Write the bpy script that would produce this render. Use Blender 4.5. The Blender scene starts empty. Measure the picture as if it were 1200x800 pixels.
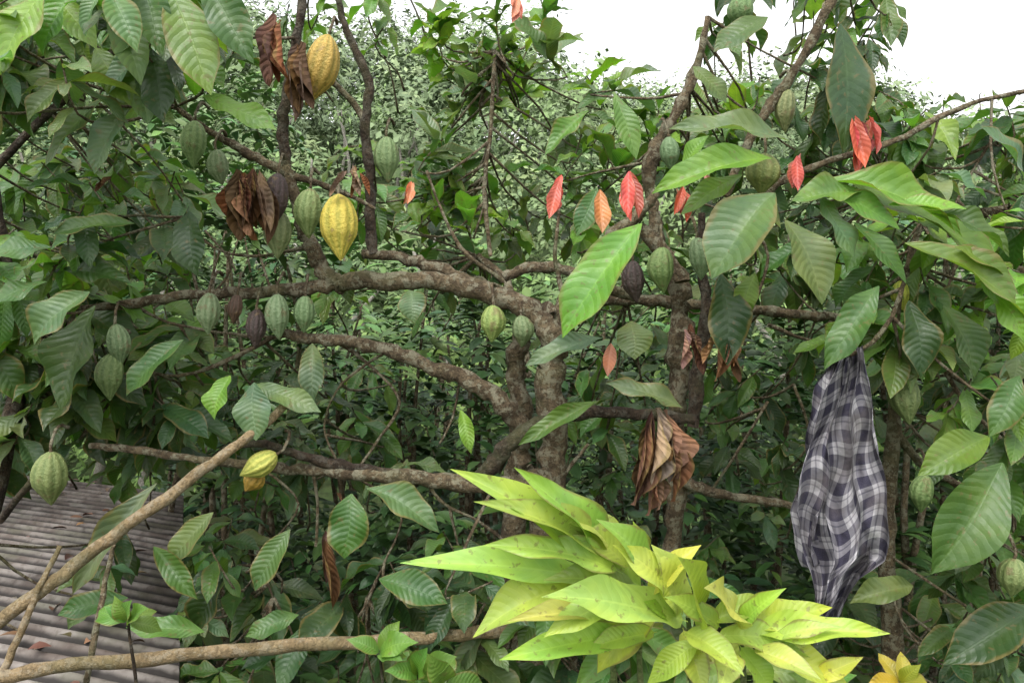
import bpy, math, random
import numpy as np
from mathutils import Vector
random.seed(11); rng=np.random.default_rng(5)
R=random.uniform
sc=bpy.context.scene
CAMZ=2.6
# ---------- placement: x right, y away, z up; u/v are image pixels projected from the camera to depth d
def at(u,v,d):
    return Vector(((u-600)/1000*d, d, CAMZ-(v-400)/1000*d))

# ---------------- materials ----------------
def newmat(name):
    m=bpy.data.materials.new(name); m.use_nodes=True
    nt=m.node_tree; nt.nodes.clear()
    return m,nt
class N:
    def __init__(s,nt): s.nt=nt
    def n(s,t,**k):
        x=s.nt.nodes.new(t)
        for a,b in k.items(): setattr(x,a,b)
        return x
    def l(s,a,b): s.nt.links.new(a,b)
    def math(s,op,a,b=None,c=None,clamp=False):
        x=s.n('ShaderNodeMath',operation=op,use_clamp=clamp)
        for i,q in enumerate((a,b,c)):
            if q is None: continue
            if isinstance(q,(int,float)): x.inputs[i].default_value=q
            else: s.l(q,x.inputs[i])
        return x.outputs[0]
    def mix(s,fac,a,b,bt='MIX'):
        x=s.n('ShaderNodeMix',data_type='RGBA',blend_type=bt)
        for i,q in ((0,fac),(6,a),(7,b)):
            if isinstance(q,(int,float)): x.inputs[i].default_value=q
            elif isinstance(q,tuple): x.inputs[i].default_value=(*q,1)[:4]
            else: s.l(q,x.inputs[i])
        return x.outputs[2]
    def noise(s,scale,detail=3,vec=None,rough=.55):
        x=s.n('ShaderNodeTexNoise'); x.inputs['Scale'].default_value=scale; x.inputs['Detail'].default_value=detail; x.inputs['Roughness'].default_value=rough
        if vec is not None: s.l(vec,x.inputs['Vector'])
        return x.outputs[0]
    def ramp(s,f,a,b):
        x=s.n('ShaderNodeMapRange',interpolation_type='SMOOTHSTEP'); s.l(f,x.inputs[0])
        x.inputs[1].default_value=a; x.inputs[2].default_value=b
        return x.outputs[0]

def leafmat(name,veins=True,trans=.28,rough=.42,nv=12,spots=.45,veincol=.18,spec=.45,bump=.26,tint=(1.4,1.6,.6)):
    m,nt=newmat(name); g=N(nt)
    out=g.n('ShaderNodeOutputMaterial')
    ca=g.n('ShaderNodeAttribute',attribute_name='col'); col=ca.outputs['Color']
    p=g.n('ShaderNodeBsdfPrincipled')
    p.inputs['Roughness'].default_value=rough
    p.inputs['Specular IOR Level'].default_value=spec
    if not veins:
        g.l(col,p.inputs['Base Color']); g.l(p.outputs[0],out.inputs[0]); return m
    tc=g.n('ShaderNodeTexCoord').outputs['Object']
    n1=g.noise(9,2,tc)
    c=g.mix(g.ramp(n1,.3,.7),col,g.mix(1.0,col,(1.45,1.25,.9),'MULTIPLY'))
    la=g.n('ShaderNodeAttribute',attribute_name='luv'); sp=g.n('ShaderNodeSeparateXYZ'); g.l(la.outputs['Vector'],sp.inputs[0])
    s=g.math('ABSOLUTE',sp.outputs[0]); t=sp.outputs[1]
    ph=g.math('SUBTRACT',g.math('MULTIPLY',t,float(nv)),g.math('MULTIPLY',g.math('POWER',s,1.4),1.7))
    ph=g.math('ADD',ph,g.math('MULTIPLY',g.math('GREATER_THAN',sp.outputs[0],0.0),.37))
    ph=g.math('ADD',ph,g.math('MULTIPLY',g.noise(11,2,tc),1.2))
    ph=g.math('ADD',ph,g.math('MULTIPLY',sp.outputs[2],3.0))
    pp=g.math('PINGPONG',ph,.5)
    vein=g.math('SUBTRACT',1.0,g.ramp(pp,.0,.08))
    vein=g.math('MULTIPLY',vein,.5)
    mid=g.math('SUBTRACT',1.0,g.ramp(s,.025,.08))
    v=g.math('MAXIMUM',vein,mid)
    vc=g.mix(1.0,col,(2.6,2.1,2.2),'MULTIPLY')
    c=g.mix(g.math('MULTIPLY',v,veincol),c,vc)
    n2=g.noise(45,3,tc)
    sf=g.math('MULTIPLY',g.ramp(n2,.6,.68),spots)
    c=g.mix(sf,c,(.14,.10,.04))
    edge=g.math('MULTIPLY',g.ramp(g.math('ADD',s,g.math('MULTIPLY',g.noise(14,3,tc),.6)),1.1,1.28),g.ramp(sp.outputs[2],.35,.65))
    c=g.mix(g.math('MULTIPLY',edge,.65),c,(.18,.13,.045))
    h=g.math('ADD',g.math('POWER',g.math('MULTIPLY',pp,2.0),.7),g.math('MULTIPLY',n2,1.1))
    h=g.math('SUBTRACT',h,g.math('MULTIPLY',mid,.6))
    b=g.n('ShaderNodeBump'); b.inputs['Strength'].default_value=bump; b.inputs['Distance'].default_value=.007
    g.l(h,b.inputs['Height']); g.l(b.outputs[0],p.inputs['Normal'])
    geo=g.n('ShaderNodeNewGeometry')
    c2=g.mix(g.math('MULTIPLY',geo.outputs['Backfacing'],.55),c,g.mix(1.0,c,(1.5,1.5,1.5),'MULTIPLY'))
    g.l(c2,p.inputs['Base Color'])
    tr=g.n('ShaderNodeBsdfTranslucent'); g.l(g.mix(1.0,c2,tint,'MULTIPLY'),tr.inputs[0])
    ms=g.n('ShaderNodeMixShader'); ms.inputs[0].default_value=trans
    g.l(p.outputs[0],ms.inputs[1]); g.l(tr.outputs[0],ms.inputs[2]); g.l(ms.outputs[0],out.inputs[0])
    return m
M_leaf=leafmat('cacao_leaf_mat')
M_yel=leafmat('yellow_leaf_mat',nv=15,spots=.55,veincol=.14,trans=.25,rough=.45,bump=.16,tint=(1.1,1.25,.6))
M_dry=leafmat('dry_leaf_mat',nv=9,spots=.5,trans=.12,rough=.8,veincol=.12,spec=.15,bump=.45,tint=(1,.9,.7))
M_red=leafmat('young_leaf_mat',nv=9,spots=.1,trans=.22,rough=.4,veincol=.1,spec=.4,bump=.22,tint=(1.1,.9,.9))
M_small=leafmat('shrub_leaf_mat',veins=False,rough=.42,spec=.4)
M_far=leafmat('forest_leaf_mat',veins=False,rough=.75,spec=.15)

def barkmat(name,c1,c2,lich,lf=.5,scale=1.0):
    m,nt=newmat(name); g=N(nt); out=g.n('ShaderNodeOutputMaterial'); p=g.n('ShaderNodeBsdfPrincipled')
    tc=g.n('ShaderNodeTexCoord').outputs['Object']
    n1=g.noise(14*scale,6,tc,.65); n2=g.noise(75*scale,5,tc,.7); n3=g.noise(26*scale,5,tc,.75); n4=g.noise(5,2,tc)
    c=g.mix(g.ramp(n1,.38,.62),c1,c2)
    c=g.mix(g.math('MULTIPLY',g.ramp(n2,.42,.62),.7),c,(c1[0]*.4,c1[1]*.4,c1[2]*.4))
    c=g.mix(g.math('MULTIPLY',g.ramp(n3,.5,.56),lf),c,lich)
    c=g.mix(g.math('MULTIPLY',g.ramp(n4,.5,.7),.4),c,(.07,.085,.03))
    g.l(c,p.inputs['Base Color']); p.inputs['Roughness'].default_value=.9; p.inputs['Specular IOR Level'].default_value=.25
    b=g.n('ShaderNodeBump'); b.inputs['Strength'].default_value=1; b.inputs['Distance'].default_value=.02
    g.l(g.math('ADD',n2,n1),b.inputs['Height']); g.l(b.outputs[0],p.inputs['Normal']); g.l(p.outputs[0],out.inputs[0])
    return m
M_bark=barkmat('cacao_bark',(.09,.064,.038),(.18,.135,.08),(.27,.255,.18),.65)
M_dark=barkmat('dark_bark',(.035,.024,.016),(.08,.055,.036),(.16,.15,.12),.35)
M_pole=barkmat('pole_mat',(.34,.25,.14),(.24,.17,.09),(.40,.35,.26),.4)
M_ground=barkmat('soil_mat',(.045,.058,.022),(.06,.095,.03),(.05,.085,.026),.6,.05)

def podmat():
    m,nt=newmat('pod_mat'); g=N(nt); out=g.n('ShaderNodeOutputMaterial'); p=g.n('ShaderNodeBsdfPrincipled')
    ca=g.n('ShaderNodeAttribute',attribute_name='col').outputs['Color']
    la=g.n('ShaderNodeAttribute',attribute_name='luv'); sp=g.n('ShaderNodeSeparateXYZ'); g.l(la.outputs['Vector'],sp.inputs[0])
    tc=g.n('ShaderNodeTexCoord').outputs['Object']
    n=g.noise(90,4,tc,.65); n2=g.noise(22,4,tc,.65)
    rid=g.ramp(g.math('ADD',sp.outputs[0],g.math('MULTIPLY',g.math('SUBTRACT',n2,.5),1.6)),-1.2,.6)
    c=g.mix(rid,g.mix(1.0,ca,(.62,.72,.6),'MULTIPLY'),ca)
    c=g.mix(g.math('MULTIPLY',g.ramp(n,.45,.7),.5),c,g.mix(1.0,ca,(1.35,1.3,1.45),'MULTIPLY'))
    c=g.mix(g.math('MULTIPLY',g.ramp(n2,.56,.68),.6),c,(.14,.09,.04))
    g.l(c,p.inputs['Base Color']); p.inputs['Roughness'].default_value=.6
    b=g.n('ShaderNodeBump'); b.inputs['Strength'].default_value=.9; b.inputs['Distance'].default_value=.008
    g.l(g.math('ADD',n,n2),b.inputs['Height']); g.l(b.outputs[0],p.inputs['Normal']); g.l(p.outputs[0],out.inputs[0])
    return m
M_pod=podmat()

# ---------------- mesh helper ----------------
def mkobj(name,verts,faces4,mat,col=None,luv=None,parent=None,smooth=True):
    me=bpy.data.meshes.new(name)
    verts=np.asarray(verts,dtype=np.float32); f=np.asarray(faces4,dtype=np.int32)
    k=f.shape[1]
    me.vertices.add(len(verts)); me.vertices.foreach_set('co',verts.ravel())
    me.loops.add(f.size); me.loops.foreach_set('vertex_index',f.ravel())
    me.polygons.add(len(f)); me.polygons.foreach_set('loop_start',np.arange(0,f.size,k,dtype=np.int32))
    me.polygons.foreach_set('use_smooth',np.full(len(f),smooth))
    me.update(calc_edges=True)
    if col is not None:
        a=me.attributes.new('col','FLOAT_COLOR','POINT'); c=np.ones((len(verts),4),dtype=np.float32); c[:,:3]=col; a.data.foreach_set('color',c.ravel())
    if luv is not None:
        a=me.attributes.new('luv','FLOAT_VECTOR','POINT'); a.data.foreach_set('vector',np.asarray(luv,dtype=np.float32).ravel())
    me.materials.append(mat); me.validate()
    o=bpy.data.objects.new(name,me); sc.collection.objects.link(o)
    if parent: o.parent=parent
    return o
def empty(name,loc=(0,0,0)):
    e=bpy.data.objects.new(name,None); sc.collection.objects.link(e); e.empty_display_size=.2; return e

# ---------------- leaf templates ----------------
def tmpl(nt_,ns,arch,fold,wave,ph,kind='cacao',curl=0):
    V=[];U=[]
    for i in range(nt_+1):
        t=i/nt_
        if kind=='cacao': w=math.sin(math.pi*min(1,t)**1.12)**.75 if 0<t<1 else .0; w*=1-.45*max(0,(t-.8)/.2)
        elif kind=='lance': w=math.sin(math.pi*t**.9)**.85 if 0<t<1 else 0; w*=1-.4*max(0,(t-.72)/.28)
        else: w=math.sin(math.pi*t**.95)**.8 if 0<t<1 else 0
        if t<.06: w=.03
        if t==1: w=.01
        for j in range(ns+1):
            s=-1+2*j/ns
            x=s*w*.5
            z=arch*4*t*(1-t)*.25+fold*abs(s)*w*.35
            z+=wave*math.sin(t*11+ph+(2.1 if s>0 else 0))*abs(s)**2*w*.09
            x+=wave*.06*math.sin(t*4+ph)*t*(1-t)*3
            if curl:
                a=s*w*curl; x=math.sin(a)/curl*.5+.12*math.sin(5*t+ph)*t; z+=(1-math.cos(a))/curl*.5+.08*math.sin(7*t+ph)*s
            V.append((x,t,z)); U.append((s,t,0))
    F=[]
    for i in range(nt_):
        for j in range(ns):
            a=i*(ns+1)+j; F.append((a,a+1,a+ns+2,a+ns+1))
    return np.array(V),np.array(F),np.array(U)
TH=[tmpl(14,6,R(.15,.7),R(.1,.5),R(.5,1.5),R(0,6)) for _ in range(12)]
TY=[tmpl(20,6,R(.3,.8),R(.15,.45),R(.4,1.0),R(0,6),'lance') for _ in range(10)]
TD=[tmpl(14,8,R(-.2,.3),R(.1,.3),R(.5,1.5),R(0,6),'cacao',curl=R(1.6,2.6)) for _ in range(6)]
TRD=[tmpl(14,6,R(-.1,.4),R(.4,.9),R(.5,1.2),R(0,6),'cacao') for _ in range(6)]
TM=[tmpl(4,2,R(.2,.6),R(.1,.5),R(0,.5),R(0,6),'x') for _ in range(5)]

class Bucket:
    def __init__(s,T): s.T=T; s.d=[[] for _ in T]
    def add(s,b,dr,nr,L,W,col):
        s.d[random.randrange(len(s.T))].append((*b,*dr,*nr,L,W,*col,random.random()))
    def build(s,name,mat,parent=None):
        VV=[];FF=[];CC=[];UU=[];off=0
        for T,dd in zip(s.T,s.d):
            if not dd: continue
            V,F,U=T; A=np.array(dd); n=len(A)
            b=A[:,0:3]; y=A[:,3:6]; nr=A[:,6:9]
            y=y/np.linalg.norm(y,axis=1,keepdims=True)
            x=np.cross(y,nr); x/=np.linalg.norm(x,axis=1,keepdims=True)+1e-9
            z=np.cross(x,y)
            L=A[:,9:10]; W=A[:,10:11]
            P=b[:,None,:]+V[None,:,0:1]*(x*W)[:,None,:]+V[None,:,1:2]*(y*L)[:,None,:]+V[None,:,2:3]*(z*(.5*L+.5*W))[:,None,:]
            VV.append(P.reshape(-1,3)); m=len(V)
            FF.append((F[None]+ (np.arange(n)*m)[:,None,None]).reshape(-1,4)+off)
            CC.append(np.repeat(A[:,11:14],m,axis=0))
            u=np.repeat(U[None],n,axis=0); u[:,:,2]=A[:,14:15]; UU.append(u.reshape(-1,3)); off+=n*m
        if not VV: return
        return mkobj(name,np.concatenate(VV),np.concatenate(FF),mat,np.concatenate(CC),np.concatenate(UU),parent)

def jit(c,a=.25):
    k=R(1-a,1+a); return (c[0]*k*R(.8,1.25),c[1]*k,c[2]*k*R(.7,1.3))
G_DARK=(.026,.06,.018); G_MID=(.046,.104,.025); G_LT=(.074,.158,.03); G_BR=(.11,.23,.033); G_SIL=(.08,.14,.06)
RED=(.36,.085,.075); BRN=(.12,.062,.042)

# ---------------- tubes ----------------
class Tubes:
    def __init__(s): s.V=[];s.F=[];s.pts=[]
    def add(s,pts,rad,sides=10,rough=.12,sub=5,reg=True):
        P=[];Rr=[]
        n=len(pts)
        for i in range(n-1):
            p0=pts[max(0,i-1)];p1=pts[i];p2=pts[i+1];p3=pts[min(n-1,i+2)]
            for k in range(sub):
                t=k/sub
                P.append(.5*((2*p1)+(-p0+p2)*t+(2*p0-5*p1+4*p2-p3)*t*t+(-p0+3*p1-3*p2+p3)*t**3)); Rr.append(rad[i]*(1-t)+rad[i+1]*t)
        P.append(pts[-1]);Rr.append(rad[-1])
        for i in range(1,len(P)-1):
            P[i]=P[i]+Vector((R(-1,1),R(-1,1),R(-1,1)))*Rr[i]*.25
        base=len(s.V); ref=Vector((.3,.8,.5))
        for i,p in enumerate(P):
            d=(P[min(i+1,len(P)-1)]-P[max(i-1,0)]).normalized()
            a=d.cross(ref).normalized(); b=d.cross(a)
            kn=1+R(-rough,rough)*1.2
            for j in range(sides):
                th=2*math.pi*j/sides
                r=Rr[i]*kn*(1+R(-rough,rough)*.7)
                s.V.append(p+(a*math.cos(th)+b*math.sin(th))*r)
        for i in range(len(P)-1):
            for j in range(sides):
                a=base+i*sides+j; b=base+i*sides+(j+1)%sides
                s.F.append((a,b,b+sides,a+sides))
        for e,pp in ((0,P[0]),(len(P)-1,P[-1])):
            c=len(s.V); s.V.append(pp)
            for j in range(0,sides,2):
                a=base+e*sides+j; b=base+e*sides+(j+1)%sides; q=base+e*sides+(j+2)%sides
                s.F.append((c,a,b,q))
        if reg: s.pts+= [(p,r) for p,r in zip(P,Rr)]
    def build(s,name,mat,parent=None): return mkobj(name,[tuple(v) for v in s.V],s.F,mat,parent=parent)

def br(T,L,d0=3.2,**k):
    pts=[];rad=[]
    for q in L:
        d=q[3] if len(q)>3 else d0
        pts.append(at(q[0],q[1],d)); rad.append(q[2]/1000*d*.92)
    T.add(pts,rad,**k)

tree=empty('cacao_tree'); treeR=empty('cacao_tree'); treeL=empty('cacao_tree')
B1=Tubes(); BD=Tubes(); BR_=Tubes(); BL=Tubes()
B1.add([Vector((.05,3.35,-.05)),Vector((.08,3.33,.6)),at(628,690,3.3),at(640,600,3.28),at(648,520,3.25),at(645,450,3.22),at(648,400,3.2),at(640,368,3.2)],[.10,.07,.055,.055,.054,.054,.054,.046],sides=14,rough=.13)
B1.add([Vector((.0,3.5,-.05)),Vector((.02,3.5,.8)),at(600,640,3.45),at(608,540,3.42),at(610,480,3.4),at(604,430,3.38),at(612,392,3.36),at(625,350,3.36)],[.08,.05,.046,.045,.043,.04,.038,.03],sides=12)
br(B1,[(648,392,17),(612,358,15),(570,342,13),(520,330,12),(460,328,12),(410,330,11),(360,338,9),(300,342,8),(220,346,7),(150,356,6),(90,362,4)])
br(B1,[(615,362,11,3.3),(570,338,10,3.3),(520,318,8,3.3),(470,302,7,3.3),(425,298,6,3.3)])
br(B1,[(402,336,11),(378,318,11),(366,292,10),(352,262,8),(345,228,7),(336,195,7)])
br(BD,[(336,195,7),(331,150,7),(336,110,7),(345,60,6),(352,20,6),(356,-60,5)])
br(B1,[(345,205,6),(300,185,6),(270,168,5),(240,150,4),(205,125,3)])
br(B1,[(340,205,5),(375,215,4),(415,232,3),(440,245,2)])
br(BD,[(438,298,8,3.3),(434,250,7,3.3),(432,190,7,3.3),(428,140,6,3.3),(432,95,6,3.3),(412,50,5,3.3),(398,10,4,3.3),(390,-60,4,3.3)])
br(B1,[(428,140,5,3.3),(400,105,4,3.3),(380,90,4,3.25)])
br(B1,[(612,540,12,3.3),(606,500,13,3.25),(585,468,12),(545,444,11),(500,428,10),(450,408,9),(400,400,8),(360,396,7),(325,390,6)])
br(B1,[(648,560,13,3.25),(590,568,11),(520,563,10),(450,557,9),(390,552,8),(340,550,7),(285,543,6),(230,538,5),(170,528,5),(105,522,4)],d0=3.1)
br(BD,[(560,560,9,3.1),(582,540,11,3.1),(605,512,11,3.1),(650,490,9,3.1),(700,483,8,3.1),(760,486,7,3.1),(815,492,6,3.1)])
br(BD,[(470,555,6,3.1),(400,545,7,3.1),(340,530,6,3.05),(305,520,5,3.0),(270,525,3)])
br(B1,[(648,380,13),(668,345,11),(690,312,10),(712,282,9),(745,255,7),(770,225,6)],d0=3.25)
br(B1,[(590,325,7),(625,312,8),(665,318,7),(700,335,7),(745,348,7)],d0=3.4)
br(B1,[(622,385,6,3.4),(602,352,6,3.5),(590,325,5,3.6),(560,300,4,3.7)])
for L in ([(395,400,3),(430,425,2),(468,470,2),(440,520,2),(420,548,2)],[(160,360,3),(200,378,2),(260,390,2),(330,396,2)],
          [(500,563,3),(520,590,2),(560,610,2),(600,640,3)],[(370,640,2),(372,590,2),(365,540,3)],
          [(590,330,3),(540,290,3),(515,240,2),(500,200,2)],[(575,300,3,3.6),(568,220,3,3.6),(575,150,3,3.6),(580,60,3,3.6)],
          [(620,545,4),(655,600,3),(660,560,3),(690,520,2)],[(320,395,3),(250,430,3),(200,440,2),(160,430,2)],
          [(660,345,4),(650,300,3),(655,250,2),(650,215,2)],[(360,290,3),(300,300,2),(250,290,2),(215,255,2)],
          [(540,440,2),(530,490,1.5),(515,520,1.5)],[(455,410,2),(400,450,1.5),(380,500,1.5),(395,540,1.5)],[(250,345,2),(270,310,1.5),(240,270,1.5)],
          [(420,560,2),(470,600,1.5),(450,660,1.5),(430,700,1.5)],[(300,545,2),(350,590,1.5),(310,650,1.5),(320,700,1.5)]):
    br(B1,L,d0=3.25,sides=6)
br(BR_,[(770,900,16,3.7),(775,720,13,3.6),(788,640,12,3.5),(790,560,12,3.45),(792,490,13,3.4),(796,420,16,3.4),(798,370,15,3.4),(795,330,11,3.4),(772,290,9,3.4),(765,240,8,3.4),(762,190,8,3.4),(788,140,8,3.4),(812,90,6,3.4),(830,20,4,3.4)],rough=.25)
BR_.add([at(770,900,3.7),Vector((.6,3.75,-.05))],[.06,.1])
br(BD,[(812,500,8,3.3),(816,450,10,3.3),(824,400,9,3.3),(828,350,7,3.3),(820,300,5,3.3),(822,250,4,3.3)])
br(BR_,[(700,352,8),(760,352,7),(820,356,7),(880,362,7),(945,370,6),(1000,372,5)],d0=3.6)
br(BR_,[(800,330,10),(780,300,10),(750,268,8)],d0=3.3)
br(BR_,[(790,560,7,3.4),(830,575,6),(880,585,5),(930,592,5),(1000,600,4)],d0=3.4)
br(BR_,[(850,230,5),(885,150,7),(905,122,7),(930,85,6),(955,40,6),(985,-20,6),(1010,-80,5)],d0=3.1)
br(BR_,[(830,290,6),(880,240,5),(930,205,5),(985,185,4),(1050,165,4),(1100,138,4),(1150,118,3),(1215,105,3)],d0=3.2)
br(BR_,[(1050,1150,22,3.6),(1045,780,13,3.4),(1040,650,9),(1042,580,9),(1048,500,8),(1050,440,7),(1058,380,6),(1062,320,5),(1080,260,4)],d0=3.3)
br(BR_,[(1045,500,7),(1075,540,6),(1110,560,5),(1160,590,4)],d0=3.3)
br(BR_,[(1040,215,4),(1100,255,6),(1160,248,7),(1230,240,7)],d0=3.9)
br(BR_,[(1080,260,5),(1140,300,5),(1230,325,6)],d0=3.5)
br(BR_,[(1060,330,3),(1040,380,3),(1010,410,3),(985,416,3)],d0=2.88)
for L in ([(900,380,3),(960,400,2),(1010,380,2)],[(1100,280,2),(1140,200,2),(1180,140,2)],[(830,580,2),(870,520,2),(900,470,2)],[(1090,400,3),(1130,470,3),(1180,520,2)],[(880,365,2),(900,300,2),(870,250,2)],[(930,592,2),(950,520,2),(930,450,2)]):
    br(BR_,L,d0=3.5,sides=6)
br(BL,[(-60,1150,22,3.9),(-40,800,15,3.6),(-10,600,12,3.4),(20,450,10),(10,330,8),(-10,200,7),(-20,60,5),(-30,-80,4)],d0=3.5)
br(BL,[(15,420,7),(80,380,5),(140,362,4)],d0=3.4)
br(BL,[(-10,200,6),(60,130,5),(140,50,5),(180,-60,4)],d0=3.4)
br(BL,[(0,610,5,3.2),(40,560,4,3.1),(60,540,3,3.1)])

# ---------------- foliage of cacao trees ----------------
bL=Bucket(TH); bC=Bucket(TH); bR=Bucket(TH)
def pick(u): return bL if u<290 else (bC if u<700 else bR)
allpts=[(p,r) for T in (B1,BD,BR_,BL) for p,r in T.pts]
apA=np.array([tuple(p) for p,r in allpts])
TW=Tubes()
def whorl(u,v,d,n=7,L=.27,col=G_MID,el=(5,75),w=.36,twig=True,up=False):
    c=at(u,v,d); bk=pick(u); a0=R(0,6.28)
    ax=Vector((R(-.5,.5),R(-.4,.3),R(.1,.8))).normalized()
    for i in range(n):
        az=a0+2*math.pi*i/n+R(-.4,.4); e=-math.radians(R(*el))
        if up: e=math.radians(R(-35,55))
        dr=Vector((math.cos(az)*math.cos(e),math.sin(az)*math.cos(e)-.15,math.sin(e)))
        nr=Vector((R(-.4,.4),-.5+R(-.3,.3),1)); l=L*R(.5,1.12)
        b=c-ax*R(0,.16)
        bk.add(b,dr,nr,l,l*w*R(.85,1.2),jit(col,.32))
    if twig:
        dd=np.linalg.norm(apA-np.array(tuple(c)),axis=1); k=int(dd.argmin())
        q=Vector(apA[k]) if dd[k]<.8 else c+Vector((R(-.2,.2),R(.2,.5),R(-.6,-.3)))
        m1=c-ax*.17; m2=(m1+q)/2+Vector((R(-.06,.06),R(-.06,.06),R(-.08,.02)))
        TW.add([c,m1,m2,q],[.003,.004,.005,.007],sides=5,sub=3,reg=False)
def fill(n,u0,u1,v0,v1,d0,d1,cols,L=.26,k=7,**kw):
    for _ in range(n): whorl(R(u0,u1),R(v0,v1),R(d0,d1),n=random.randint(k-2,k+2),L=L*R(.75,1.15),col=random.choice(cols),**kw)
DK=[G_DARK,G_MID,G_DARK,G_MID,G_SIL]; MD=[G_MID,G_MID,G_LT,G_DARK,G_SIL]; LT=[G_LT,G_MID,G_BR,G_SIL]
fill(26,-60,310,-60,110,3.0,4.2,MD)
fill(14,-40,215,-40,70,2.5,3.0,MD+[G_LT],L=.27)
fill(42,-60,215,150,330,3.5,4.6,MD)
fill(14,-40,150,180,440,2.9,3.3,MD,L=.24)
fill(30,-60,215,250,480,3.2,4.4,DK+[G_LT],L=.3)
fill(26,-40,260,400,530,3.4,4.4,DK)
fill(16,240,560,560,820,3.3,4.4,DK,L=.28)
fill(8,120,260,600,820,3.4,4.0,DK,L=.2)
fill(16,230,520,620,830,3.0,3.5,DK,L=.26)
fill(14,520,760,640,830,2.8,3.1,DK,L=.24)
fill(20,230,480,400,540,3.6,4.4,MD,L=.22)
fill(22,390,600,170,340,3.8,4.6,MD+[G_LT],L=.22)
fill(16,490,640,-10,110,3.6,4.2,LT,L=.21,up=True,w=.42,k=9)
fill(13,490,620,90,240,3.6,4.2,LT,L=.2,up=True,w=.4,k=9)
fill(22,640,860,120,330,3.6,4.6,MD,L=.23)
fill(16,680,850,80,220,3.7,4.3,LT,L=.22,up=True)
fill(30,840,1050,-60,160,3.4,4.5,MD+[G_DARK,G_DARK],L=.26)
fill(18,1050,1240,105,170,3.4,4.6,MD,L=.24)
fill(32,850,1240,160,420,3.6,4.6,MD,L=.26)
fill(34,840,1240,150,560,3.5,4.3,MD+[G_LT],L=.19,k=8)
fill(24,980,1240,180,400,3.0,3.5,LT,L=.23)
fill(28,1060,1260,380,840,3.3,4.4,DK+[G_MID],L=.27)
fill(14,1110,1240,420,800,2.8,3.2,MD,L=.22)
fill(14,880,1060,640,830,3.5,4.2,DK,L=.25)
fill(14,640,900,370,520,3.7,4.5,MD,L=.22)
fill(16,560,900,500,720,3.9,4.8,MD,L=.2)
fill(5,300,480,-60,40,3.9,4.6,MD,L=.18)

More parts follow.
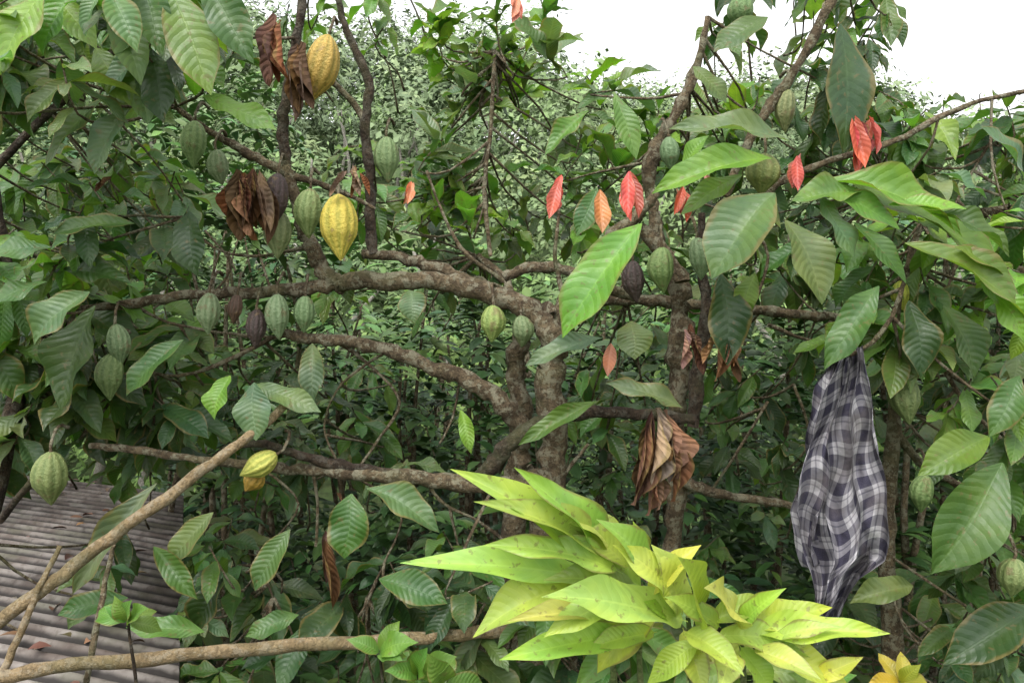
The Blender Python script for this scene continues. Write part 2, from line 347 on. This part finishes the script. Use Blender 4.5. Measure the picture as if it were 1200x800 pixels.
def leaf(bk,u0,v0,u1,v1,d,w=.34,col=G_MID,dd=-.05,nr=None,j=.12,wf=1.12):
    a=at(u0,v0,d); b=at(u1,v1,d+dd); L=(b-a).length
    nr=nr or (R(-.3,.3),-.9,.75)
    bk.add(a,(b-a),nr,L*1.03,L*w*wf,jit(col,j))
EX=[(752,262,662,392,2.9,.34,G_BR),(908,226,836,324,2.85,.55,G_SIL),(920,258,962,354,2.85,.5,G_SIL),(965,222,1052,268,2.9,.4,G_LT),
(960,212,1122,276,2.95,.26,G_BR),(985,208,1180,322,3.0,.24,G_LT),(905,186,768,226,2.9,.26,G_BR),(925,166,788,152,2.95,.24,G_SIL),(1060,285,1200,372,2.8,.3,G_LT),
(845,320,852,425,3.0,.4,G_DARK),(885,320,868,375,3.0,.4,G_LT),(1030,335,968,430,2.72,.3,G_MID),(1065,352,1078,440,2.9,.42,G_DARK),(1105,358,1140,440,2.95,.5,G_MID),
(165,-20,190,62,2.6,.4,G_MID),(200,-15,246,108,2.6,.36,G_LT),(240,-20,296,72,2.6,.36,G_MID),(60,-20,-5,90,2.6,.34,G_BR),(92,-10,52,64,2.7,.4,G_LT),(178,58,192,142,2.8,.4,G_DARK),
(150,128,112,202,2.8,.4,G_SIL),(128,112,55,192,2.9,.36,G_MID),(238,112,322,152,2.9,.3,G_BR),(112,56,152,122,2.8,.4,G_LT),(130,-10,160,60,2.5,.38,G_SIL),
(158,262,62,276,2.9,.28,G_MID),(60,290,-20,300,2.8,.4,G_SIL),(55,330,-20,362,2.8,.4,G_MID),(105,342,42,402,2.8,.5,G_SIL),(112,358,72,476,2.9,.44,G_DARK),(222,248,232,322,3.0,.44,G_DARK),
(215,398,150,462,3.0,.36,G_MID),(62,318,152,332,3.0,.3,G_DARK),(300,450,374,482,3.0,.3,G_SIL),(298,448,300,514,2.95,.6,G_SIL),(412,578,404,652,2.9,.62,G_MID),(430,572,512,622,2.9,.36,G_SIL),
(444,678,522,706,2.9,.42,G_MID),(366,402,368,468,3.1,.4,G_SIL),(740,376,744,420,3.0,.8,G_SIL),(706,396,618,428,3.0,.26,G_SIL),(480,340,486,378,3.1,.7,G_SIL),(184,566,88,692,2.9,.2,G_SIL),
(985,28,988,175,3.0,.36,G_DARK),(900,20,838,60,3.0,.4,G_MID),(812,78,850,120,3.1,.4,G_SIL),(1175,542,1094,668,2.7,.42,G_MID),(1160,512,1078,556,2.75,.4,G_LT),(1195,440,1160,510,2.8,.4,G_MID),
(1215,712,1108,776,2.8,.38,G_DARK),(1070,686,998,706,2.9,.35,G_SIL),(700,470,610,520,3.0,.2,G_MID),(800,478,712,450,3.0,.25,G_SIL),(540,480,552,530,3.0,.3,G_BR),(270,440,252,490,3.0,.5,G_BR),
(240,740,150,735,2.8,.3,G_LT),(150,700,70,720,2.8,.4,G_MID),(640,70,600,20,3.6,.4,G_MID),(800,200,830,160,3.2,.4,G_BR),(1200,210,1150,150,2.9,.4,G_SIL),(1010,225,930,235,2.9,.4,G_LT),
(1190,330,1120,290,2.8,.3,G_LT),(720,110,745,185,3.3,.3,G_LT),(690,130,640,180,3.4,.3,G_LT),(700,220,676,275,3.4,.4,G_MID),
(1000,260,1060,330,2.85,.3,G_MID),(1090,250,1180,300,2.85,.3,G_MID),(1040,240,1130,245,2.85,.28,G_BR),(870,205,800,250,2.95,.3,G_LT),(1150,330,1200,400,2.8,.4,G_BR),(960,230,1000,300,2.9,.4,G_SIL),
(800,690,870,700,3.0,.3,G_MID),(180,640,230,700,2.9,.3,G_MID),(340,620,300,690,2.9,.4,G_MID),(250,600,200,660,2.95,.4,G_SIL),(560,700,500,720,3.0,.35,G_DARK),(350,720,290,745,2.9,.4,G_MID)]
for e in EX: leaf(pick(e[0]),*e[:5],w=e[5],col=e[6])
bRed=Bucket(TRD)
for (u,v,h,n) in ((740,203,56,5),(652,212,44,4),(1002,135,78,4),(937,182,40,4),(798,220,38,4),(604,-4,30,3),(481,214,26,3),(1018,136,60,2),(660,205,34,1),(830,205,28,2)):
    for i in range(n):
        leaf(bRed,u+R(-5,5),v+R(-3,3),u+R(-13,13),v+h*R(.7,1.05),3.0+R(-.05,.05),w=.27,col=RED if h>30 else (.36,.15,.11),nr=(R(-1.4,1.4),-1,.2),j=.3)
for (u,v,h) in ((716,402,38),(703,222,50)): leaf(bRed,u,v,u+R(-6,6),v+h,3.0,w=.34,col=(.28,.15,.09))
bDry=Bucket(TD)
DC=[BRN,(.16,.10,.075),(.21,.135,.10),(.085,.045,.033)]
for (u,v,h,n,s) in ((283,205,82,8,20),(300,200,88,5,14),(325,20,90,4,14),(350,55,100,4,10),(382,628,88,2,4),(772,485,100,10,15),(848,385,60,6,12),(806,385,50,4,8),(395,570,24,1,4),(135,200,26,1,10),(415,195,36,4,16),(765,545,60,3,8)):
    for i in range(n):
        q=R(-s,s); leaf(bDry,u+q*.6,v+R(-8,10),u+q*1.4+R(-12,12),v+h*R(.6,1.05),3.05+R(-.06,.06),w=R(.2,.36),col=random.choice(DC),nr=(R(-1,1),-1,.2),j=.3)

TW.build('twigs',M_bark,tree)
B1.build('trunk_and_limbs',M_bark,tree); BD.build('dark_limbs',M_dark,tree); BR_.build('trunk_and_limbs',M_bark,treeR); BL.build('trunk_and_limbs',M_dark,treeL)
bL.build('leaves',M_leaf,treeL); bC.build('leaves',M_leaf,tree); bR.build('leaves',M_leaf,treeR)
bRed.build('young_red_leaves',M_red,treeR); bDry.build('dry_leaves',M_dry,tree)

# ---------------- pods ----------------
PG=(.14,.185,.07); PG2=(.17,.215,.085); PY=(.42,.36,.06); PO=(.36,.2,.04); PB=(.05,.028,.02); PYG=(.21,.23,.07)
PV=[];PF=[];PC=[];PU=[]
ST=Tubes()
def pod(u,v,w,h,col,d=3.1,ax=(0,0,-1)):
    col=jit(col,.1); h=h*1.06; w=w*.92
    c=at(u,v,d); Lh=h/1000*d; Rr=w/1000*d/2; ax=Vector(ax)+Vector((R(-.15,.15),R(-.15,.15),0)); ax.normalize()
    a=ax.cross(Vector((.2,1,.1))).normalized(); b=ax.cross(a); base=len(PV); NT,NS=24,60; ph=R(0,6)
    bend=R(-.07,.07)*Lh
    for i in range(NT+1):
        t=i/NT
        pr=max(0,math.sin(math.pi*t**.86))**.66*(1-.42*max(0,(t-.62)/.38)) if 0<t<1 else .02
        if t<.08: pr*=.85
        for j in range(NS):
            th=2*math.pi*j/NS
            k=math.cos(10*th+ph); k2=math.cos(5*th+ph/2)
            r=Rr*pr*(1+.045*k+.03*k2+R(-.012,.012))
            p=c+ax*(t-.5)*Lh+(a*math.cos(th)+b*math.sin(th))*r+a*bend*math.sin(math.pi*t)
            PV.append(tuple(p)); PC.append(col); PU.append((k,t,0))
    for i in range(NT):
        for j in range(NS):
            q=base+i*NS+j; s=base+i*NS+(j+1)%NS; PF.append((q,s,s+NS,q+NS))
    top=c-ax*Lh*.49; ST.add([top+ax*.01,top-ax*.025,top-ax*.04+Vector((R(-.01,.01),.05,.04)),top+Vector((R(-.02,.02),.09,.07))],[.006,.005,.006,.007],sides=6,sub=3)
for q in ((398,266,46,76,PY,3.0),(363,250,34,56,PYG,3.08),(326,275,34,54,PG2),(323,235,32,62,PB,3.04),(228,169,31,54,PG2),(257,196,26,40,PG2),(245,367,29,47,PG2),(326,371,29,52,PG2),(300,385,25,44,PB),
    (357,368,26,42,PG2,3.15),(276,362,18,34,PB),(138,404,28,48,PG,3.0),(131,441,33,54,PG,3.0),(60,560,42,62,PG,2.9),(454,187,31,52,PG2,3.3),(577,379,31,42,PYG,3.1),(611,388,27,36,PG,3.15),
    (777,316,33,52,PG2,3.1),(819,303,29,48,PG2,3.1),(744,330,28,48,PB,3.15),(785,180,24,38,PG,3.3),(894,204,42,46,PG,3.0),(870,14,32,38,PG,3.1),(922,130,25,48,PG,3.1),
    (1061,466,38,60,PG,3.0),(1082,578,28,44,PG2,3.0),(1187,676,36,44,PG,2.7),(1048,435,24,42,PO,3.1),(1057,346,22,34,PY,3.1)):
    pod(*q)
pod(372,82,42,82,(.34,.25,.05),3.05,ax=(-.25,0,-1))
pod(303,544,30,46,PY,2.95,ax=(-.9,-.1,-.5)); pod(296,562,26,30,PO,3.0,ax=(-.5,0,-1))
mkobj('cacao_pods',PV,PF,M_pod,PC,PU,tree); ST.build('pod_stalks',M_bark,tree)

# ---------------- poles ----------------
def pole(name,L,mat,d0,**k):
    T=Tubes(); br(T,L,d0,rough=.07,**k); return T.build(name,mat)
pole('bamboo_pole',[(-60,772,9,2.55),(30,706,9,2.6),(100,652,8.5,2.7),(180,594,8,2.78),(250,542,7,2.85),(300,504,6,2.92),(338,472,5,3.0)],M_pole,2.7,sides=12)
pole('wooden_pole',[(-40,800,9,2.5),(60,782,9,2.55),(180,770,9,2.6),(320,758,8.5,2.7),(450,750,8,2.8),(560,741,8,2.9),(640,735,7,3.05)],M_pole,2.7,sides=12)
pole('dead_stick',[(-20,830,6,2.5),(15,760,5,2.55),(45,690,4,2.6),(70,640,3,2.7)],M_pole,2.6,sides=7)
pole('dead_stick',[(95,830,4,2.6),(112,740,4,2.65),(130,650,3,2.7),(135,640,2,2.7)],M_bark,2.6,sides=7)

# ---------------- yellow-green foreground plant ----------------
fp=empty('yellow_leaved_shrub'); by=Bucket(TY)
YL=[(712,682,476,660,.17),(700,668,533,553,.2),(716,664,560,590,.2),(722,660,606,551,.22),(735,655,628,585,.26),(690,682,558,745,.34),(770,715,702,786,.5),(748,700,640,680,.34),(755,690,668,640,.32),
(752,668,742,612,.4),(800,720,764,640,.4),(806,728,640,700,.26),(745,745,590,772,.24),(738,728,598,728,.22),(800,735,826,815,.4),(790,730,755,705,.4),(770,740,690,760,.34),(812,728,795,655,.4),
(730,672,570,640,.22),(740,668,655,600,.3),(760,680,700,610,.34),(790,700,720,640,.38),(760,700,820,640,.34),(730,700,640,745,.34)]
YR=[(862,738,972,712,.3),(868,742,1038,742,.22),(872,748,950,770,.3),(862,730,826,690,.38),(880,752,1000,815,.3),(866,755,905,815,.38),(850,752,842,812,.38),(840,742,780,790,.34),(900,750,985,735,.24),(950,800,1010,770,.34),(870,735,920,690,.3),
(830,730,900,705,.38),(845,735,780,700,.34),(835,745,930,760,.34),(880,760,960,795,.34),(820,750,760,800,.38),(800,740,870,790,.38)]
def yc():
    return random.choice([(.25,.37,.06),(.21,.33,.055),(.30,.39,.08),(.16,.28,.05)])
for i,q in enumerate(YL): leaf(by,*q[:4],2.25-.004*i,w=q[4]*1.05,col=yc(),dd=R(-.22,.02),nr=(R(-.35,.1),-.85,.85),wf=1)
for i,q in enumerate(YR): leaf(by,*q[:4],2.2-.004*i,w=q[4]*1.05,col=yc(),dd=R(-.2,.05),nr=(R(-.1,.4),-.85,.85),wf=1)
for _ in range(34):
    s=random.choice([(740,730),(800,760),(880,775)]); an=R(0,6.28); l=R(70,120)
    leaf(by,s[0],s[1]+R(0,30),s[0]+l*math.cos(an),s[1]+20+abs(l*math.sin(an))*.6,2.4,w=.3,col=random.choice([(.14,.24,.05),(.10,.19,.04)]),dd=R(-.1,.25))
by.build('leaves',M_yel,fp)
T=Tubes()
for s,e in (((745,690),(.38,2.45)),((806,728),(.48,2.4)),((866,742),(.62,2.4)),((712,680),(.33,2.4))):
    T.add([at(s[0],s[1]-6,2.25),at(s[0]+5,s[1]+80,2.32),Vector((e[0],e[1],.8)),Vector((e[0],e[1],-.02))],[.006,.009,.011,.014],sides=8)
T.build('stems',barkmat('green_stem',(.12,.18,.05),(.16,.2,.07),(.2,.2,.1),.3),fp)
wd=empty('weed_plant'); bw=Bucket(TY); WS=((490,790),(445,765),(520,800),(150,728),(1055,800),(960,810))
for s in WS:
    for i in range(7):
        an=R(-.4,3.5); l=R(28,52); leaf(bw,s[0],s[1],s[0]+l*math.cos(an),s[1]-l*math.sin(an)*.8,2.4,w=.45,col=(.26,.24,.03) if s[0]==1055 else (.085,.18,.035),dd=R(-.1,.1))
bw.build('leaves',M_leaf,wd)
T=Tubes()
for s in WS:
    c=at(*s,2.4); T.add([c,c+Vector((.02,.05,-.5)),Vector((c.x,c.y+.1,-.02))],[.004,.006,.008],sides=6)
T.build('stems',M_dark,wd)

# ---------------- cloth ----------------
rows=[(402,986,1006),(425,974,1013),(450,964,1020),(500,952,1026),(550,944,1031),(600,931,1034),(630,934,1036),(655,940,1034),(675,946,1010),(700,950,998),(722,952,986),(742,954,972)]
def interp(v):
    for a,b in zip(rows,rows[1:]):
        if v<=b[0]:
            t=(v-a[0])/(b[0]-a[0]); return a[1]+(b[1]-a[1])*t, a[2]+(b[2]-a[2])*t
    return rows[-1][1:]
def cloth(name,ph,doff,v0,v1,x0,x1,par,wfull,hem=0):
    NI,NJ=150,170; V=[];U=[];F=[]
    for i in range(NI+1):
        q=i/NI
        for j in range(NJ+1):
            s=j/NJ; v=v0+(v1-v0)*q+hem*q*q*(s-.5)
            l,r=interp(min(v,742)); l+=x0*q; r+=x1*q
            g=math.sin(s*19+ph+q*2.5+.8*math.sin(q*7))*.6+math.sin(s*41+ph*2-q*5)*.25+math.sin(s*8+q*4+ph)*.55
            g+=.24*math.sin(q*17+s*17+ph)*math.sin(s*9+q*9)+.13*math.sin(q*37-s*31)*math.sin(q*11+s*5)+.08*math.sin(q*31+s*60)
            u=l+(r-l)*(s+.06*math.sin(s*19+ph+1.2+q*2.5+.8*math.sin(q*7)))+4*math.sin(q*9+ph+s*2)+2*math.sin(q*24+s*9)
            d=2.85+doff-g*.06*(.5+.6*q)-.02*math.sin(q*14+s*6+ph)
            p=at(u,v+5*math.sin(s*9+q*5+ph),d); V.append(tuple(p)); U.append((s*wfull+.03*q*math.sin(s*5)+.08*q*q+.012*math.sin(q*19+s*7),q*(v1-v0)/1000*2.85*1.12+.03*math.sin(s*9+ph)+.10*s+.012*math.sin(s*23+q*9),0))
    for i in range(NI):
        for j in range(NJ):
            a=i*(NJ+1)+j; F.append((a,a+1,a+NJ+2,a+NJ+1))
    return mkobj(name,V,F,M_cloth,None,U,par)
m,nt=newmat('checked_cloth'); g=N(nt); M_cloth=m
out=g.n('ShaderNodeOutputMaterial'); p=g.n('ShaderNodeBsdfPrincipled'); la=g.n('ShaderNodeAttribute',attribute_name='luv')
sp=g.n('ShaderNodeSeparateXYZ'); g.l(la.outputs['Vector'],sp.inputs[0])
def band(x,per,w,off=0.0):
    f=g.math('FRACT',g.math('ADD',g.math('DIVIDE',x,per),off)); return g.math('LESS_THAN',f,w)
PR=.088
X,Y=sp.outputs[0],sp.outputs[1]
bx=g.math('MAXIMUM',band(X,PR,.5),g.math('MULTIPLY',band(X,PR,.07,.33),.6)); by_=g.math('MAXIMUM',band(Y,PR,.5),g.math('MULTIPLY',band(Y,PR,.07,.33),.6))
sm=g.math('POWER',g.math('MULTIPLY',g.math('ADD',bx,by_),.5),.7)
c=g.mix(sm,(.40,.385,.40),(.026,.023,.045))
tc=g.n('ShaderNodeTexCoord').outputs['Object']
wv=g.noise(420,1,la.outputs['Vector']); c=g.mix(g.math('MULTIPLY',g.ramp(wv,.4,.65),.25),c,(.13,.12,.15))
c=g.mix(g.math('MULTIPLY',g.ramp(g.noise(9,5,tc),.45,.72),.4),c,(.15,.125,.11))
g.l(c,p.inputs['Base Color']); p.inputs['Roughness'].default_value=.9
b=g.n('ShaderNodeBump'); b.inputs['Strength'].default_value=.7; b.inputs['Distance'].default_value=.012; g.l(g.noise(30,5,tc),b.inputs['Height']); g.l(b.outputs[0],p.inputs['Normal'])
g.l(p.outputs[0],out.inputs[0])
ce=empty('checked_cloth')
cloth('front_drape',.4,0,402,742,0,0,ce,.66,-30)
cloth('back_drape',2.4,.08,404,664,2,2,ce,.6,10)

# ---------------- shed with corrugated roof ----------------
PITCH=.135
m,nt=newmat('corrugated_roof'); g=N(nt); out=g.n('ShaderNodeOutputMaterial'); p=g.n('ShaderNodeBsdfPrincipled')
tc=g.n('ShaderNodeTexCoord').outputs['Object']
la=g.n('ShaderNodeAttribute',attribute_name='luv'); sp=g.n('ShaderNodeSeparateXYZ'); g.l(la.outputs['Vector'],sp.inputs[0])
c=g.mix(g.ramp(g.noise(5,5,tc),.35,.65),(.095,.074,.062),(.22,.195,.175)); c=g.mix(g.math('MULTIPLY',g.ramp(g.noise(25,5,tc),.5,.7),.6),c,(.06,.043,.033))
c=g.mix(g.math('MULTIPLY',g.ramp(g.noise(3,3,tc),.5,.65),.5),c,(.055,.06,.03))
c=g.mix(g.math('MULTIPLY',g.ramp(g.math('ADD',sp.outputs[0],g.math('MULTIPLY',g.math('SUBTRACT',g.noise(12,4,tc),.5),.8)),.75,.1),.95),c,(.016,.012,.01))  # trough shading painted into the colour to bring out the corrugation
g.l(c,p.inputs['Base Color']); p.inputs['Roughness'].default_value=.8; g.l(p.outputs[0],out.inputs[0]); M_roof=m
sh=empty('shed')
V=[];F=[];U=[]; NX,NY=14,640
def rp(x,y):
    k=math.sin(y*2*math.pi/PITCH); sheet=-.012*math.floor((x+7)/1.4)
    X=x-.38*(y-3); Yw=y-.30*(x+1.3)-.25
    return (X,Yw,1.40-.05*(x+1.3)+.01*(y-3)+.032*k+sheet),k
for i in range(NX+1):
    for j in range(NY+1):
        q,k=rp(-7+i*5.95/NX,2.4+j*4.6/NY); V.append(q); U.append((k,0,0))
for i in range(NX):
    for j in range(NY): a=i*(NY+1)+j; F.append((a,a+NY+1,a+NY+2,a+1))
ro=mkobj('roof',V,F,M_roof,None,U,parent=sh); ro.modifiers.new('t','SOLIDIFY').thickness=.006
T=Tubes()
for x,y in ((-1.3,2.7),(-6.5,2.7),(-1.3,6.8),(-6.5,6.8)):
    q,_=rp(x,y); T.add([Vector((q[0],q[1],-.02)),Vector((q[0],q[1],q[2]-.06))],[.06,.055],sides=8)
T.build('posts',M_dark,sh)
q1,_=rp(-6.5,6.7); q2,_=rp(-1.3,6.7)
mkobj('wall',[(q1[0],q1[1],0),(q2[0],q2[1],0),(q2[0],q2[1],q2[2]-.08),(q1[0],q1[1],q1[2]-.08)],[(0,1,2,3)],M_dark,parent=sh,smooth=False)
bl=Bucket(TM)
for _ in range(260):
    q,_=rp(R(-6.5,-1.2),R(2.5,6.9)); bl.add((q[0],q[1],q[2]+.03),(R(-1,1),R(-1,1),R(-.05,.1)),(R(-.3,.3),R(-.3,.3),1),R(.05,.13),R(.03,.05),jit(random.choice([BRN,(.2,.13,.07),(.12,.08,.05)]),.3))
bl.build('leaf_litter',M_small,sh)

# ---------------- understory shrubs ----------------
def hlim(x,y):
    u=600+x/y*1000
    if u<120: vt=-40
    elif u<330: vt=80
    elif u<420: vt=270
    elif u<830: vt=340
    elif u<1000: vt=250
    else: vt=220
    vt+=40*math.sin(u*.031)+25*math.sin(u*.083+1)
    return vt
bm=Bucket(TM); SH=Tubes()
SC=[(.034,.076,.02),(.046,.10,.026),(.056,.125,.03),(.068,.142,.034),(.038,.085,.03)]
for _ in range(1100):
    y=R(4.9,9.2); x=R(-.70,.70)*y; vt=hlim(x,y); v=R(vt,880)
    z=CAMZ-(v-400)/1000*y
    if z<.1: continue
    if x<-.37*y-.1 and y<9 and z<1.75 : continue
    col=random.choice(SC); Ls=R(.09,.18); n=int(R(26,44)); rad=R(.28,.52)
    if v<440: col=(col[0]*1.6,col[1]*1.45,col[2]*1.4)
    for k in range(5):
        dr=Vector((R(-1,1),R(-1,.6),R(-.4,.9))).normalized(); L=rad*R(.8,1.3); c=Vector((x,y,z))
        if k<2 and random.random()<.35: SH.add([c,c+dr*L*.5+Vector((0,0,.03)),c+dr*L],[.006,.004,.002],sides=4,sub=2,reg=False)
        m=n//5+2
        for i in range(m):
            t=(i+1)/m; pz=c+dr*L*t+Vector((0,0,-.12*t*t)); sd=1 if i%2 else -1
            side=dr.cross(Vector((0,0,1))).normalized()*sd
            ld=(side*R(.6,1.1)+dr*.6+Vector((R(-.2,.2),R(-.3,.1),R(-.6,.1))))
            l=Ls*R(.7,1.2)
            bm.add(pz,ld,(R(-.35,.35),-.3+R(-.3,.3),1),l,l*R(.34,.5),jit(col,.3))
us=empty('understory_shrubs'); bm.build('leaves',M_small,us)
for _ in range(110):
    y=R(5,8.5); x=R(-.7,.7)*y
    if x<-.37*y-.1 and y<9: continue
    v=hlim(x,y); top=Vector((x,y,min(3.4,CAMZ-(v-400)/1000*y-.1))); f=Vector((x+R(-.3,.3),y+R(-.2,.2),-.02))
    SH.add([f,f.lerp(top,.4)+Vector((R(-.15,.15),0,0)),f.lerp(top,.75)+Vector((R(-.2,.2),0,0)),top],[.03,.022,.015,.006],sides=6,reg=False)
SH.build('stems',M_bark,us)

# ---------------- terrain ----------------
def hz(x,y):
    t=max(0,y-13); r=min(t,32)
    k=.39*r*min(1,r/8+.2)
    k+= .35*math.sin(x*.35+1)*min(1,t/8)+.25*math.sin(y*.5+x*.2)*min(1,t/8)
    k*= 1-.12*max(0,min(1,(x-10)/12))
    k*= 1+.14*max(0,min(1,(2-x)/8))
    return k
xs=np.concatenate([np.linspace(-600,-50,10),np.linspace(-46,46,66),np.linspace(50,600,10)]); ys=np.concatenate([np.linspace(-40,8,10),np.linspace(9,52,46),np.linspace(57,900,12)])
V=[(x,y,hz(x,y)) for x in xs for y in ys]; ny=len(ys)
F=[(i*ny+j,(i+1)*ny+j,(i+1)*ny+j+1,i*ny+j+1) for i in range(len(xs)-1) for j in range(ny-1)]
mkobj('ground',V,F,M_ground)
NF=[];CF=[]
pal=np.array([(.085,.145,.042),(.115,.185,.05),(.14,.21,.06),(.07,.12,.042),(.165,.215,.08),(.11,.16,.06)])
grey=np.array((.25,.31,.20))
for _ in range(800):
    y=R(11,46) if random.random()<.75 else R(34,46); x=R(-.78,.78)*y
    h=R(.3,2.0) if y<24 else R(.8,4.2); rr=R(.5,1.5)*(.55+y/40)
    u=600+x/y*1000
    if 640<u<840 and y>30: h*=.6
    if u>1060 and y>28: h*=.45
    if u<620 and y>30: h*=1.2
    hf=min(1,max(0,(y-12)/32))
    c=np.array([x,y,hz(x,y)+h]); n=int(430*R(.7,1.2)); col=pal[random.randrange(6)]*R(.7,1.3); col=col*(1-.7*hf)+grey*.7*hf*R(.8,1.15)  # farther crowns fade to grey: aerial haze painted into the leaf colour
    dv=rng.normal(size=(n,3)); dv[:,2]=np.abs(dv[:,2])*1.1-.45; dv/=np.linalg.norm(dv,axis=1,keepdims=True)
    lob=1+.28*np.sin(dv[:,0:1]*7+_)+.25*np.sin(dv[:,2:3]*8+_*2)
    r=rr*lob*rng.uniform(.5,1.1,(n,1))**.5
    pos=c+dv*r*np.array([1,1,1.05])
    k_=R(.7,1.15)
    sz=rng.uniform(.05,.125,(n,1))*(.7+y/34)*k_
    nrm=dv*.8+np.array([0,-.3,.6])+rng.normal(size=(n,3))*.5; nrm/=np.linalg.norm(nrm,axis=1,keepdims=True)
    a=np.cross(nrm,rng.normal(size=(n,3))); a/=np.linalg.norm(a,axis=1,keepdims=True); b=np.cross(nrm,a)
    w_=R(.28,.55)
    q=np.stack([pos-a*sz,pos+b*sz*w_,pos+a*sz,pos-b*sz*w_],axis=1)
    NF.append(q.reshape(-1,3)); cc=col*rng.uniform(.75,1.25,(n,1)); CF.append(np.repeat(cc,4,axis=0))
V=np.concatenate(NF); F=np.arange(len(V)).reshape(-1,4)
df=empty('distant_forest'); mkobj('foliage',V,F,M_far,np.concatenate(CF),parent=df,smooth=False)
T=Tubes()
for _ in range(110):
    y=R(12,42); x=R(-.7,.7)*y; z=hz(x,y); T.add([Vector((x,y,z-.2)),Vector((x+R(-.4,.4),y,z+1.6)),Vector((x+R(-.8,.8),y,z+R(2.6,3.4)))],[.08,.06,.03],sides=6,reg=False)
T.build('trunks',barkmat('pale_bark',(.24,.22,.18),(.30,.28,.24),(.34,.34,.3),.4),df)

# ---------------- light ----------------
w=bpy.data.worlds.new('World'); sc.world=w; w.use_nodes=True; nt=w.node_tree; nt.nodes.clear(); g=N(nt)
el=math.radians(58); az=math.radians(200)
sky=g.n('ShaderNodeTexSky',sky_type='NISHITA'); sky.sun_disc=False; sky.sun_elevation=el; sky.sun_rotation=az; sky.dust_density=3
hs=g.n('ShaderNodeHueSaturation'); hs.inputs['Saturation'].default_value=.06; hs.inputs['Value'].default_value=3.0
bg=g.n('ShaderNodeBackground'); bg.inputs[1].default_value=.15; wo=g.n('ShaderNodeOutputWorld')
g.l(sky.outputs[0],hs.inputs['Color']); g.l(hs.outputs[0],bg.inputs[0]); g.l(bg.outputs[0],wo.inputs[0])
sd=bpy.data.lights.new('sun','SUN'); sd.energy=1.4; sd.angle=math.radians(20); sd.color=(1,.97,.9)
so=bpy.data.objects.new('sun',sd); sc.collection.objects.link(so)
dirv=Vector((math.sin(az)*math.cos(el),math.cos(az)*math.cos(el),math.sin(el)))
so.rotation_euler=dirv.to_track_quat('Z','Y').to_euler(); so.location=(0,-5,12)
sc.view_settings.view_transform='Standard'; sc.view_settings.look='None'; sc.view_settings.exposure=0
cd=bpy.data.cameras.new('camera'); cd.lens=30; cd.sensor_width=36; cd.clip_end=3000; cd.clip_start=.05
co=bpy.data.objects.new('camera',cd); sc.collection.objects.link(co); co.location=(0,0,CAMZ); co.rotation_euler=(math.radians(90),0,0); sc.camera=co
print('done')
